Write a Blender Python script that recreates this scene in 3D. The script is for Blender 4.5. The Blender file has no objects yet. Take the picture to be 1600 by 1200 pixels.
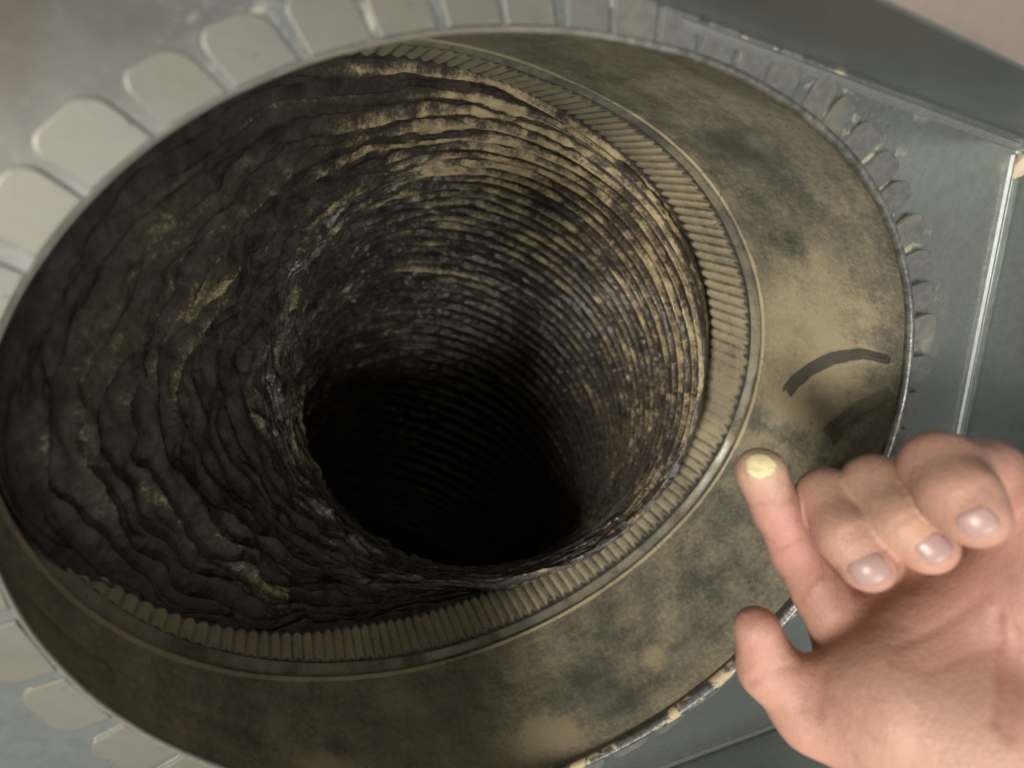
import bpy, bmesh, math, random
import numpy as np
from mathutils import Matrix, Vector

# ------------------------------------------------------------------ camera, world, lamps, exposure
SC = bpy.context.scene
COL = SC.collection
R0 = 0.15                                   # collar radius in metres; design lengths below are in collar radii

cd = bpy.data.cameras.new('camera')
cam = bpy.data.objects.new('camera', cd)
COL.objects.link(cam)
CAM_M = ((0.90173, 0.0, -0.43229), (0.15825, 0.93059, 0.3301), (0.40229, -0.36607, 0.83914))
CAM_L = Vector((-0.11157, 0.09919, 0.14321))
cam.matrix_world = Matrix.Translation(CAM_L) @ Matrix(CAM_M).to_4x4()
cd.sensor_width = 36.0
cd.lens = 19.967
cd.clip_start = 0.005
cd.clip_end = 50.0
cd.dof.use_dof = True
cd.dof.focus_distance = 0.255
cd.dof.aperture_fstop = 7.5
SC.camera = cam

W = bpy.data.worlds.new('World')
SC.world = W
W.use_nodes = True
bg = W.node_tree.nodes['Background']
bg.inputs[0].default_value = (0.98, 1.0, 0.98, 1)
bg.inputs[1].default_value = 0.19

def lamp(name, loc, target, size, power, col, size_y=None):
    ld = bpy.data.lights.new(name, 'AREA')
    ld.size = size
    if size_y:
        ld.shape = 'RECTANGLE'; ld.size_y = size_y
    ld.energy = power
    ld.color = col
    o = bpy.data.objects.new(name, ld)
    COL.objects.link(o)
    o.location = loc
    o.rotation_euler = (Vector(target) - Vector(loc)).to_track_quat('-Z', 'Y').to_euler()
    return o

lamp('work_lamp', (-0.95, 0.06, 0.72), (0.12, 0.02, -0.05), 0.22, 16.5, (1.0, 0.94, 0.83))
lamp('fill_lamp', (-0.05, -0.36, 1.25), (0.0, 0.0, -0.1), 0.42, 9.0, (1.0, 1.0, 0.96), 0.34)  # unseen fill lamp, added to light the deep wall of the duct

SC.view_settings.view_transform = 'Standard'
SC.view_settings.look = 'None'
SC.view_settings.gamma = 1.0
SC.view_settings.exposure = 0.0

# ------------------------------------------------------------------ helpers
rad = math.radians
def hsh(i, j, k, seed):
    n = (i * 374761393 + j * 668265263 + k * 2147483647 + seed * 1274126177) & 0xffffffff
    n = ((n ^ (n >> 13)) * 1274126177) & 0xffffffff
    n = ((n ^ (n >> 16)) * 2246822519) & 0xffffffff
    return ((n ^ (n >> 15)) & 0xffff) / 65535.0

def vnoise(x, y, z, seed=0):
    """smooth value noise, about -1..1"""
    x, y, z = np.broadcast_arrays(x, y, z)
    xi = np.floor(x).astype(np.int64); yi = np.floor(y).astype(np.int64); zi = np.floor(z).astype(np.int64)
    fx = x - xi; fy = y - yi; fz = z - zi
    fx = fx * fx * fx * (fx * (fx * 6 - 15) + 10); fy = fy * fy * fy * (fy * (fy * 6 - 15) + 10); fz = fz * fz * (3 - 2 * fz)
    out = 0
    for a in (0, 1):
        wa = fx if a else 1 - fx
        for b in (0, 1):
            wb = fy if b else 1 - fy
            for c in (0, 1):
                wc = fz if c else 1 - fz
                out = out + wa * wb * wc * hsh(xi + a, yi + b, zi + c, seed)
    return out * 2 - 1

def fbm(x, y, z, seed=0, octv=4, gain=0.5):
    s = 0; a = 1; t = 0
    for o in range(octv):
        s = s + a * vnoise(x * 2 ** o + o * 17.3, y * 2 ** o - o * 9.1, z * 2 ** o + o * 5.7, seed + o); t += a; a *= gain
    return s / t

def ridged(x, y, z, seed=0, octv=3):
    s = 0; a = 1; t = 0
    for o in range(octv):
        s = s + a * (1 - np.abs(vnoise(x * 2 ** o + 3.1 * o, y * 2 ** o + 7.7 * o, z * 2 ** o, seed + o)) * 1.6); t += a; a *= 0.5
    return s / t

def sstep(a, b, x):
    t = np.clip((x - a) / (b - a), 0, 1)
    return t * t * (3 - 2 * t)

def mesh_obj(name, verts, faces, mat, parent=None, smooth=True, attrs=None):
    me = bpy.data.meshes.new(name)
    verts = np.asarray(verts, dtype=np.float32)
    if isinstance(faces, np.ndarray):
        n, k = faces.shape
        me.vertices.add(len(verts)); me.vertices.foreach_set('co', verts.ravel())
        me.loops.add(n * k); me.loops.foreach_set('vertex_index', faces.ravel().astype(np.int32))
        me.polygons.add(n); me.polygons.foreach_set('loop_start', np.arange(0, n * k, k, dtype=np.int32))
        me.update(calc_edges=True); me.validate()
    else:
        me.from_pydata([tuple(map(float, v)) for v in verts], [], faces); me.update()
    if smooth:
        me.polygons.foreach_set('use_smooth', np.ones(len(me.polygons), dtype=bool))
    for k, v in (attrs or {}).items():
        v = np.asarray(v, dtype=np.float32)
        if v.ndim == 1:
            me.attributes.new(k, 'FLOAT', 'POINT').data.foreach_set('value', v)
        else:
            c = np.ones((len(v), 4), dtype=np.float32); c[:, :3] = v
            me.attributes.new(k, 'FLOAT_COLOR', 'POINT').data.foreach_set('color', c.ravel())
    me.materials.append(mat)
    o = bpy.data.objects.new(name, me)
    COL.objects.link(o)
    if parent: o.parent = parent
    return o

def grid_faces(nr, nc, wrap=True, flip=False):
    i = np.arange(nr - 1)[:, None]; j = np.arange(nc if wrap else nc - 1)[None, :]
    j2 = (j + 1) % nc
    f = np.stack([i * nc + j, i * nc + j2, (i + 1) * nc + j2, (i + 1) * nc + j], -1).reshape(-1, 4)
    return f[:, ::-1].copy() if flip else f

def thing(name, label, cat, loc=(0, 0, 0)):
    o = bpy.data.objects.new(name, None); COL.objects.link(o)
    o.location = loc; o.empty_display_size = 0.02
    o['label'] = label; o['category'] = cat
    return o

class NT:
    """small node-tree builder"""
    def __init__(s, name):
        s.m = bpy.data.materials.new(name); s.m.use_nodes = True
        s.t = s.m.node_tree; s.b = s.t.nodes['Principled BSDF']
        s.tc = s.t.nodes.new('ShaderNodeTexCoord')
    def link(s, a, b): s.t.links.new(a, b)
    def inp(s, sock, v):
        if hasattr(v, 'links') or isinstance(v, bpy.types.NodeSocket): s.link(v, sock)
        elif isinstance(v, tuple) and len(v) == 3 and sock.type == 'RGBA': sock.default_value = (*v, 1)
        else: sock.default_value = v
    def noise(s, scale, detail=4, rough=0.55, dist=0.0, stretch=None, out='Fac', vec=None):
        n = s.t.nodes.new('ShaderNodeTexNoise'); n.inputs['Scale'].default_value = scale
        n.inputs['Detail'].default_value = detail; n.inputs['Roughness'].default_value = rough; n.inputs['Distortion'].default_value = dist
        v = vec or s.tc.outputs['Object']
        if stretch:
            mp = s.t.nodes.new('ShaderNodeMapping'); mp.inputs['Scale'].default_value = stretch[0]
            mp.inputs['Rotation'].default_value = stretch[1]; s.link(v, mp.inputs[0]); v = mp.outputs[0]
        s.link(v, n.inputs['Vector']); return n.outputs[out]
    def voro(s, scale, out='Distance', feature='F1', rnd=1.0):
        n = s.t.nodes.new('ShaderNodeTexVoronoi'); n.inputs['Scale'].default_value = scale; n.feature = feature
        n.inputs['Randomness'].default_value = rnd
        s.link(s.tc.outputs['Object'], n.inputs['Vector']); return n.outputs[out]
    def attr(s, name, out='Fac'):
        n = s.t.nodes.new('ShaderNodeAttribute'); n.attribute_name = name; return n.outputs[out]
    def math(s, op, a, b=0.0, c=None, clamp=False):
        n = s.t.nodes.new('ShaderNodeMath'); n.operation = op; n.use_clamp = clamp
        s.inp(n.inputs[0], a); s.inp(n.inputs[1], b)
        if c is not None: s.inp(n.inputs[2], c)
        return n.outputs[0]
    def ramp(s, v, a, b, lo=0.0, hi=1.0):
        n = s.t.nodes.new('ShaderNodeMapRange'); n.interpolation_type = 'SMOOTHSTEP'
        s.inp(n.inputs[0], v); s.inp(n.inputs[1], a); s.inp(n.inputs[2], b); s.inp(n.inputs[3], lo); s.inp(n.inputs[4], hi)
        return n.outputs[0]
    def mix(s, f, a, b):
        n = s.t.nodes.new('ShaderNodeMix'); n.data_type = 'RGBA'
        s.inp(n.inputs[0], f); s.inp(n.inputs[6], a); s.inp(n.inputs[7], b); return n.outputs[2]
    def bump(s, h, strength, dist, prev=None):
        n = s.t.nodes.new('ShaderNodeBump'); n.inputs['Strength'].default_value = strength; n.inputs['Distance'].default_value = dist
        s.link(h, n.inputs['Height'])
        if prev: s.link(prev, n.inputs['Normal'])
        return n.outputs[0]
    def set(s, **k):
        names = dict(base='Base Color', metal='Metallic', rough='Roughness', normal='Normal', spec='Specular IOR Level', sss='Subsurface Weight', coat='Coat Weight', coatr='Coat Roughness')
        for a, v in k.items(): s.inp(s.b.inputs[names[a]], v)
        return s.m

# ------------------------------------------------------------------ materials
def mat_galvanised(name, base=(0.40, 0.43, 0.42), dust=0.0, refl_tint=0.0, rough=0.36):
    n = NT(name)
    sp = n.noise(260, 2, 0.5, 0.6)
    big = n.noise(9, 4, 0.6)
    c = n.mix(n.ramp(sp, 0.35, 0.65), tuple(x * 0.93 for x in base), tuple(min(1, x * 1.06) for x in base))
    c = n.mix(n.ramp(big, 0.3, 0.75), c, tuple(x * 0.80 for x in base))
    if refl_tint:
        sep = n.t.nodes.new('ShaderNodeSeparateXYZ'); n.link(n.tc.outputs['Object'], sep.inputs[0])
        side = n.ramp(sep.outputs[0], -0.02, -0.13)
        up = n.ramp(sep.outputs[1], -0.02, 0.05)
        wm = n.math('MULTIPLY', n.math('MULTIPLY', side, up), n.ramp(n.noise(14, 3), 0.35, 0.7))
        c = n.mix(n.math('MULTIPLY', wm, refl_tint), c, (0.20, 0.155, 0.13))  # reddish tint on the upper left paints in a dark reflection
    r = n.math('ADD', n.math('MULTIPLY', big, 0.22), rough - 0.08)
    mt = 0.85
    if dust:
        d1 = n.ramp(n.noise(38, 6, 0.62, 0.4), 0.53, 0.62)
        sep2 = n.t.nodes.new('ShaderNodeSeparateXYZ'); n.link(n.tc.outputs['Object'], sep2.inputs[0])
        rad = n.math('SQRT', n.math('ADD', n.math('POWER', sep2.outputs[0], 2.0), n.math('POWER', sep2.outputs[1], 2.0)))
        near = n.math('MULTIPLY', n.ramp(rad, 0.185, 0.155), n.ramp(sep2.outputs[1], -0.05, 0.11))
        fine = n.ramp(n.noise(700, 3, 0.7), 0.55, 0.75, 0, 0.35)
        d = n.math('MULTIPLY', n.math('MAXIMUM', n.math('MULTIPLY', d1, near), n.math('MULTIPLY', fine, n.math('ADD', n.math('MULTIPLY', near, 0.7), 0.15))), dust)
        c = n.mix(d, c, (0.52, 0.44, 0.28)); r = n.math('MULTIPLY_ADD', d, 0.5, r); mt = n.math('MULTIPLY_ADD', d, -0.85, 0.85)
    return n.set(base=c, metal=mt, rough=r, normal=n.bump(n.noise(30, 3), 0.10, 0.004))

def mat_collar(name):
    n = NT(name)
    dust = n.attr('dust'); dark = n.attr('smear')
    fine = n.noise(420, 5, 0.7)
    mid = n.noise(60, 5, 0.6, 0.3)
    d = n.math('ADD', dust, n.math('MULTIPLY', n.math('SUBTRACT', fine, 0.5), 0.75))
    d = n.math('ADD', d, n.math('MULTIPLY', n.math('SUBTRACT', mid, 0.5), 0.28))
    d = n.ramp(d, 0.08, 0.92)
    metal = n.mix(n.ramp(mid, 0.3, 0.7), (0.16, 0.158, 0.138), (0.25, 0.247, 0.215))
    pale = n.mix(n.ramp(n.noise(22, 3), 0.35, 0.68), (0.44, 0.375, 0.24), (0.315, 0.265, 0.175))
    pale = n.mix(n.ramp(fine, 0.5, 0.75, 0, 0.35), pale, (0.55, 0.47, 0.28))
    c = n.mix(d, metal, pale)
    dk = n.ramp(n.math('ADD', dark, n.math('MULTIPLY', n.math('SUBTRACT', fine, 0.5), 0.5)), 0.3, 0.7)
    c = n.mix(n.math('MULTIPLY', dk, 0.86), c, (0.055, 0.055, 0.048))
    sp = n.ramp(n.voro(170), 0.10, 0.05)
    sp = n.math('MULTIPLY', sp, n.ramp(n.noise(40, 2), 0.55, 0.62))
    c = n.mix(n.math('MULTIPLY', sp, 0.8), c, (0.05, 0.05, 0.045))
    cr = n.ramp(n.voro(26, 'Distance', 'DISTANCE_TO_EDGE'), 0.012, 0.004)
    cr = n.math('MULTIPLY', n.math('MULTIPLY', cr, n.ramp(n.noise(18, 2), 0.56, 0.64)), d)
    c = n.mix(n.math('MULTIPLY', cr, 0.6), c, (0.10, 0.09, 0.06))
    r = n.math('MULTIPLY_ADD', d, 0.42, 0.38)
    return n.set(base=c, rough=r, metal=n.math('MULTIPLY_ADD', d, -0.55, 0.55, clamp=True), normal=n.bump(n.math('ADD', n.math('MULTIPLY', d, 0.6), n.math('MULTIPLY', fine, 0.3)), 0.35, 0.0008))

def mat_tab(name):
    n = NT(name)
    oi = n.t.nodes.new('ShaderNodeObjectInfo')
    d1 = n.ramp(n.math('ADD', n.noise(70, 6, 0.65, 0.5), n.math('MULTIPLY', oi.outputs['Random'], 0.22)), 0.58, 0.80)
    sp = n.noise(300, 2, 0.5, 0.6)
    c = n.mix(n.ramp(sp, 0.35, 0.65), (0.105, 0.107, 0.101), (0.135, 0.137, 0.129))
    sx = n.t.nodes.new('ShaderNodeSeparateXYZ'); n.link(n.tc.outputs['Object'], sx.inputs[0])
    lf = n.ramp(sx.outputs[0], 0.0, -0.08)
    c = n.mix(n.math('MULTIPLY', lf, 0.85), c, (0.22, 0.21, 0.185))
    c = n.mix(n.math('MULTIPLY', d1, 0.35), c, (0.24, 0.21, 0.15))
    fl = n.ramp(n.voro(320), 0.22, 0.12)
    c = n.mix(n.math('MULTIPLY', fl, n.ramp(n.noise(50, 2), 0.55, 0.65)), c, (0.10, 0.10, 0.09))
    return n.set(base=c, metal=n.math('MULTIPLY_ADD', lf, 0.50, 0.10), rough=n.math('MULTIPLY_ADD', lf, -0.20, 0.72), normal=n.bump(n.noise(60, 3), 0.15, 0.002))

def mat_liner(name):
    n = NT(name)
    dust = n.attr('dust')
    fine = n.noise(520, 5, 0.72)
    mid = n.noise(120, 4, 0.65, 0.4)
    d = n.math('ADD', dust, n.math('MULTIPLY', n.math('SUBTRACT', fine, 0.5), 0.75))
    d = n.math('ADD', d, n.math('MULTIPLY', n.math('SUBTRACT', mid, 0.5), 0.40))
    dd = n.ramp(d, 0.36, 0.70)
    film = n.mix(n.ramp(mid, 0.35, 0.7), (0.018, 0.014, 0.014), (0.045, 0.034, 0.032))
    tan = n.mix(n.ramp(mid, 0.35, 0.65), (0.31, 0.245, 0.135), (0.50, 0.40, 0.23))
    haze = n.ramp(d, 0.0, 0.5, 0.02, 0.20)
    c = n.mix(haze, film, (0.22, 0.18, 0.11))
    c = n.mix(dd, c, tan)
    r = n.math('MULTIPLY_ADD', dd, 0.44, 0.36)
    warp = n.t.nodes.new('ShaderNodeMix'); warp.data_type = 'VECTOR'; warp.inputs[0].default_value = 0.012
    n.link(n.tc.outputs['Object'], warp.inputs[4]); n.link(n.noise(60, 3, out='Color'), warp.inputs[5])
    vo = n.t.nodes.new('ShaderNodeTexVoronoi'); vo.inputs['Scale'].default_value = 105; n.link(warp.outputs[1], vo.inputs['Vector'])
    bh = n.math('ADD', n.math('MULTIPLY', dd, 0.35), n.math('MULTIPLY', n.noise(210, 3, 0.6, 0.8), 0.45))
    bh = n.math('ADD', bh, n.math('MULTIPLY', vo.outputs['Distance'], 1.1))
    return n.set(base=c, rough=r, spec=0.4, normal=n.bump(bh, 0.6, 0.0016))

def mat_skin(name):
    n = NT(name)
    col = n.attr('skin', 'Color')
    f1 = n.noise(95, 4, 0.6); f2 = n.noise(420, 3, 0.6)
    c = n.mix(n.ramp(f1, 0.3, 0.75, 0.0, 0.22), col, (0.52, 0.22, 0.17))
    c = n.mix(n.ramp(f2, 0.45, 0.8, 0.0, 0.18), c, (0.66, 0.46, 0.34))
    gr = n.ramp(n.noise(150, 5, 0.7), 0.52, 0.75, 0.0, 0.35)
    c = n.mix(gr, c, (0.24, 0.15, 0.11))
    lines = n.noise(600, 3, 0.6, 0.3, ((1.0, 0.28, 0.5), (0, 0, 0.5)))
    b = n.bump(n.math('ADD', lines, n.math('MULTIPLY', n.voro(900), 0.5)), 0.34, 0.0007)
    m = n.set(base=c, rough=n.math('MULTIPLY_ADD', f2, 0.15, 0.46), sss=0.22, normal=b, spec=0.4)
    n.b.inputs['Subsurface Radius'].default_value = (1.0, 0.35, 0.2)
    n.b.inputs['Subsurface Scale'].default_value = 0.0018
    return m

def mat_plain(name, base, rough=0.6, metal=0.0, vary=0.15, scale=60, bumpd=0.0006, bs=0.25, **k):
    n = NT(name)
    f = n.noise(scale, 5, 0.6)
    c = n.mix(n.ramp(f, 0.3, 0.7), tuple(x * (1 - vary) for x in base), tuple(min(1, x * (1 + vary)) for x in base))
    return n.set(base=c, rough=rough, metal=metal, normal=n.bump(f, bs, bumpd), **k)

M_PLATE = mat_galvanised('galvanised_plate', (0.46, 0.485, 0.465), dust=0.8, refl_tint=0.9, rough=0.25)
M_WALL = mat_galvanised('galvanised_wall', (0.36, 0.385, 0.365), rough=0.36)
M_SEAM = mat_galvanised('seam_metal', (0.42, 0.43, 0.41), rough=0.50)
M_COLLAR = mat_collar('dusty_collar')
M_TAB = mat_tab('tab_metal')
M_LINER = mat_liner('black_film')
M_WIRE = mat_plain('wire_film', (0.12, 0.11, 0.095), 0.14, 0.3, 0.5, 300)
M_SKIN = mat_skin('skin')
M_NAIL = mat_plain('nail', (0.52, 0.30, 0.26), 0.36, 0.0, 0.06, 120, 0.0002, 0.1, sss=0.25)
M_POWDER = mat_plain('yellow_dust', (0.70, 0.60, 0.35), 0.95, 0.0, 0.10, 900, 0.0005, 0.4)
M_ROOM = mat_plain('room_wall', (0.30, 0.245, 0.21), 0.8, 0.0, 0.08, 14)
M_SEAL = mat_plain('sealant', (0.55, 0.46, 0.34), 0.8)

def rim_mat():
    n = NT('rolled_rim_metal')
    sx = n.t.nodes.new('ShaderNodeSeparateXYZ'); n.link(n.tc.outputs['Object'], sx.inputs[0])
    where = n.math('MULTIPLY', n.ramp(sx.outputs[1], 0.06, -0.05, 0.15, 1.0), n.ramp(sx.outputs[0], -0.06, 0.03))
    d = n.math('MULTIPLY', n.ramp(n.noise(62, 5, 0.6, 0.5), 0.52, 0.60), where)
    st = n.noise(260, 4, 0.6)
    c = n.mix(n.ramp(st, 0.3, 0.7), (0.20, 0.20, 0.19), (0.44, 0.43, 0.40))
    old = n.ramp(sx.outputs[0], 0.02, -0.07)
    c = n.mix(n.math('MULTIPLY', old, 0.85), c, (0.14, 0.12, 0.095))
    c = n.mix(n.math('MULTIPLY', d, 0.9), c, (0.55, 0.43, 0.25))
    od = n.math('MAXIMUM', d, old)
    return n.set(base=c, metal=n.math('MULTIPLY_ADD', od, -0.75, 0.85), rough=n.math('MULTIPLY_ADD', od, 0.4, 0.34), normal=n.bump(st, 0.3, 0.0008))
M_RIM = rim_mat()

# ------------------------------------------------------------------ collar geometry functions (collar radii)
C_R = [1.0013, 0.0027, 0.0088, 0.0713, -0.0228, -0.0088, 0.0209, 0.0061, -0.0019]
C_B = [-0.4468, -0.1562, -0.0345, 0.0746, -0.0006]
C_C = [-0.6531, -0.2503, -0.0508, 0.1159, -0.0104]
def four(c, t):
    return c[0] + sum(c[2 * k - 1] * np.cos(k * t) + c[2 * k] * np.sin(k * t) for k in range(1, (len(c) - 1) // 2 + 1))
rr = lambda t: four(C_R, t)
zb = lambda t: four(C_B, t)
zc = lambda t: four(C_C, t)

# ------------------------------------------------------------------ the metal box the collar sits in
YT, YB, ZW = 0.983, -1.138, 0.285
box = thing('metal_box', 'open galvanised sheet metal duct box around the round collar, walls on its far sides', 'metal box')
A2 = np.array([1.117, YT]); B2 = np.array([1.117 + 0.4315 * (YT - YB), YB])     # slanting end wall
POLY = [(-2.1, YT), tuple(A2), tuple(B2), (-2.1, YB)]
def ray_poly(t):
    d = np.array([math.cos(t), math.sin(t)]); best = 9
    for i in range(4):
        p = np.array(POLY[i]); q = np.array(POLY[(i + 1) % 4]); e = q - p
        den = d[0] * e[1] - d[1] * e[0]
        if abs(den) < 1e-9: continue
        s = (p[0] * e[1] - p[1] * e[0]) / den; u = (p[0] * d[1] - p[1] * d[0]) / den
        if s > 0 and -1e-6 <= u <= 1 + 1e-6: best = min(best, s)
    return best
TH = np.sort(np.r_[np.linspace(-math.pi, math.pi, 480, endpoint=False), [math.atan2(p[1], p[0]) for p in POLY]])
RO = np.array([ray_poly(t) for t in TH])
rows = []
for k in np.linspace(0, 1, 14):
    r = (rr(TH) + 0.004) * (1 - k) + RO * k
    x = r * np.cos(TH); y = r * np.sin(TH)
    z = 0.0025 * fbm(x * 2.2, y * 2.2, 0 * x, 5, 2) * np.clip(k * 1.6, 0, 1) ** 2 * np.clip((1 - k) * 4, 0, 1)
    rows.append(np.c_[x, y, z])
V = np.concatenate(rows) * R0
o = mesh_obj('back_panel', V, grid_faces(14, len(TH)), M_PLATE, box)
sm = o.modifiers.new('thick', 'SOLIDIFY'); sm.thickness = 0.0008; sm.offset = -1
es = o.modifiers.new('crisp_edge', 'EDGE_SPLIT'); es.split_angle = rad(35)

def wall_panel(p, q, name, mat, z0=0.0, z1=ZW, th=0.006, out=1):
    p = np.array(p); q = np.array(q); e = (q - p) / np.linalg.norm(q - p); nn = np.array([e[1], -e[0]]) * out * th
    N = 40; vs = []; 
    for layer in (0, 1):
        for z in np.linspace(z0, z1, 6):
            for t in np.linspace(0, 1, N):
                b = p + (q - p) * t + nn * layer
                w = 0.0022 * math.sin(t * 9 + z * 7) * math.sin(math.pi * t) * (z - z0) / (z1 - z0)
                vs.append((b[0] + nn[0] / th * w, b[1] + nn[1] / th * w, z))
    fs = []
    n1 = 6 * N
    for i in range(5):
        for j in range(N - 1):
            a = i * N + j
            fs.append((a, a + 1, a + N + 1, a + N)); fs.append((n1 + a, n1 + a + N, n1 + a + N + 1, n1 + a + 1))
    for j in range(N - 1):
        a = 5 * N + j; fs.append((a, a + 1, n1 + a + 1, n1 + a))
    return mesh_obj(name, np.array(vs) * R0, fs, mat, box, smooth=False)
wall_panel((-2.1, YT), A2, 'side_wall', M_WALL, out=-1)
wall_panel(A2 + [0.0, -0.003], B2, 'side_wall', M_WALL, z1=0.42, out=-1)
wall_panel((-2.1, YB), B2, 'side_wall', M_WALL, z1=0.42, out=1)

def strip(pts, prof, name, mat, parent, scale=R0):
    """sweep a small profile (offset to the side, height) along a polyline"""
    pts = [np.array(p, float) for p in pts]; vs = []; fs = []
    m = len(prof)
    for i, p in enumerate(pts):
        a = pts[max(i - 1, 0)]; b = pts[min(i + 1, len(pts) - 1)]; e = (b - a) / np.linalg.norm(b - a); s = np.array([-e[1], e[0]])
        for (u, h) in prof: vs.append((p[0] + s[0] * u, p[1] + s[1] * u, h))
    for i in range(len(pts) - 1):
        for j in range(m):
            a = i * m + j; b = i * m + (j + 1) % m
            fs.append((a, b, b + m, a + m))
    fs.append(tuple(range(m))[::-1]); fs.append(tuple((len(pts) - 1) * m + j for j in range(m)))
    return mesh_obj(name, np.array(vs) * scale, fs, mat, parent, smooth=False)
RIDGE = [(0.020, 0.003), (0.020, 0.010), (0.014, 0.016), (0.006, 0.016), (0.0, 0.010), (0.0, 0.003)]
def lerp_pts(p, q, n=24): return [np.array(p) * (1 - t) + np.array(q) * t for t in np.linspace(0, 1, n)]
strip(lerp_pts((-0.05, YT - 0.004), (A2[0] - 0.02, YT - 0.012))[::-1], RIDGE, 'corner_seam', M_SEAM, box)
eo = (B2 - A2) / np.linalg.norm(B2 - A2); no = np.array([eo[1], -eo[0]])
strip(lerp_pts(A2 + eo * 0.03 + no * 0.050, B2 + no * 0.050), RIDGE, 'corner_seam', M_SEAM, box)
strip(lerp_pts(A2 + eo * 0.03 + no * 0.012, B2 + no * 0.012), [(0.012, 0.003), (0.012, 0.007), (0.004, 0.012), (0.0, 0.003)], 'flange', M_WALL, box)
strip(lerp_pts((-0.4, YB + 0.004), (B2[0] - 0.06, YB + 0.004)), RIDGE, 'corner_seam', M_SEAM, box)
# dab of sealant in the corner
bm = bmesh.new(); bmesh.ops.create_icosphere(bm, subdivisions=3, radius=1)
vs = np.array([v.co[:] for v in bm.verts]); fs = [tuple(v.index for v in f.verts) for f in bm.faces]; bm.free()
k = 1 + 0.35 * fbm(vs[:, 0] * 2, vs[:, 1] * 2, vs[:, 2] * 2, 3, 3)
mesh_obj('sealant_dab', (vs * k[:, None] * [0.016, 0.030, 0.018] + [1.128, 0.915, 0.016]) * R0, fs, M_SEAL, box)

# ------------------------------------------------------------------ the room beyond the box
bm = bmesh.new()
g = bmesh.ops.create_cube(bm, size=1.0)
bmesh.ops.scale(bm, verts=bm.verts, vec=(1.8, 1.2, 0.02)); bmesh.ops.translate(bm, verts=bm.verts, vec=(0.25, 0.78, -0.04))
me = bpy.data.meshes.new('wall'); bm.to_mesh(me); bm.free(); me.materials.append(M_ROOM)
wl = bpy.data.objects.new('wall', me); COL.objects.link(wl); wl['kind'] = 'structure'
wl['label'] = 'plain beige wall beyond the top edge of the metal box'; wl['category'] = 'wall'

# ------------------------------------------------------------------ the collar
collar = thing('duct_collar', 'round tabbed duct collar of dust coated sheet metal set in the metal box', 'duct collar')
NT_ = 1440
T = np.linspace(-math.pi, math.pi, NT_, endpoint=False)
NC = 156
def wrapd(t, t0): return (t - t0 + math.pi) % (2 * math.pi) - math.pi

# marks wiped in the dust: strokes as (angle in degrees, depth, half width)
STROKES = [
    ([(4.4, -.387), (8.3, -.356), (12.0, -.304), (15.7, -.227), (18.5, -.13), (19.0, -.05)], 0.024, 1.0),
    ([(0.5, -.18), (4.1, -.15), (8.4, -.104), (12.8, -.03)], 0.034, 0.60),
    ([(-6, -.09), (0, -.06), (6, -.03)], 0.04, 0.55),
]
# broad zones: angle, depth, spread (angle, depth), dust change; the first two only darken the upper collar
ZONES = [(64, -.22, 20, .3, -.2), (92, -.2, 16, .3, -.12), (12, -.35, 16, .22, .42), (27, -.25, 9, .16, .25), (40.2, -.36, 6, .08, -.5), (57, -.24, 9, .10, -.25), (60, -.36, 6, .08, -.35),
         (-2, -.36, 2.2, .30, -.5), (-12, -.25, 7, .2, -.15), (-36, -.25, 14, .2, -.40), (-55, -.16, 2.6, .035, .45), (-62, -.30, 8, .15, -.3), (-72, -.2, 6, .07, -.45), (-66, -.08, 7, .03, -.45),
         (-82, -.10, 9, .06, .6), (-95, -.3, 10, .1, -.2), (-98, -.10, 4, .06, -.4), (-150, -.1, 25, .3, .0), (95, -.25, 22, .3, .12), (20, -.05, 14, .05, -.3), (-118, -.12, 6, .04, -.45), (-125, -.06, 6, .04, .4)]
def collar_dust(t, z, base):
    """dust cover 0..1 and dark wipe 0..1 at angle t, depth z"""
    x = np.cos(t); y = np.sin(t)
    d = base + 0.09 * fbm(x * 3.1, y * 3.1, z * 5, 11, 4) + 0.16 * fbm(x * 14, y * 14, z * 9, 21, 4)
    d = d + 0.10 * fbm(x * 5, y * 5, z * 40, 31, 3)
    for a, zz, sa, sz, g in ZONES:
        dt = wrapd(t, rad(a)) / rad(sa); dz = (z - zz) / sz
        q = np.sqrt(dt * dt + dz * dz) + 0.75 * fbm(x * 7, y * 7, z * 9, int(a) + 200, 4)
        d = d + g * (1 if g > 0 else 0.45) * sstep(1.6, 0.1, q)
    s = np.zeros_like(t + z)
    for pts, w, g in STROKES:
        best = np.full(s.shape, 9.0)
        P = [(rad(a), zz) for a, zz in pts]
        along = np.zeros(s.shape)
        for i, ((a0, z0), (a1, z1)) in enumerate(zip(P[:-1], P[1:])):
            dx = (a1 - a0); dz = z1 - z0; L = dx * dx + dz * dz
            u = np.clip(((wrapd(t, a0)) * dx + (z - z0) * dz) / L, 0, 1)
            cr = wrapd(t, a0) * dz - (z - z0) * dx
            q = np.hypot(wrapd(t, a0) - u * dx, z - z0 - u * dz) * np.where(cr < 0, -1, 1)
            near = np.abs(q) < np.abs(best)
            along = np.where(near, (i + u) / (len(P) - 1), along); best = np.where(near, q, best)
        ww = w * (1.15 - 0.35 * along + 0.12 * fbm(along * 5, 0 * t, 0 * t, 77, 2))
        hair = fbm(best * 160, along * 3.0, 0 * t, 79, 3)
        cover = sstep(1.2, 0.72, np.abs(best) / ww + 0.25 * hair) * (0.92 - 0.25 * along + 0.25 * hair)
        s = np.maximum(s, g * np.clip(cover, 0, 1) * sstep(0.0, 0.09, along + 0.05 * hair))
        d = d + 0.25 * np.exp(-((np.abs(best) / ww - 1.25) / 0.15) ** 2) * g
    return np.clip(d, 0, 1), s

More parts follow.
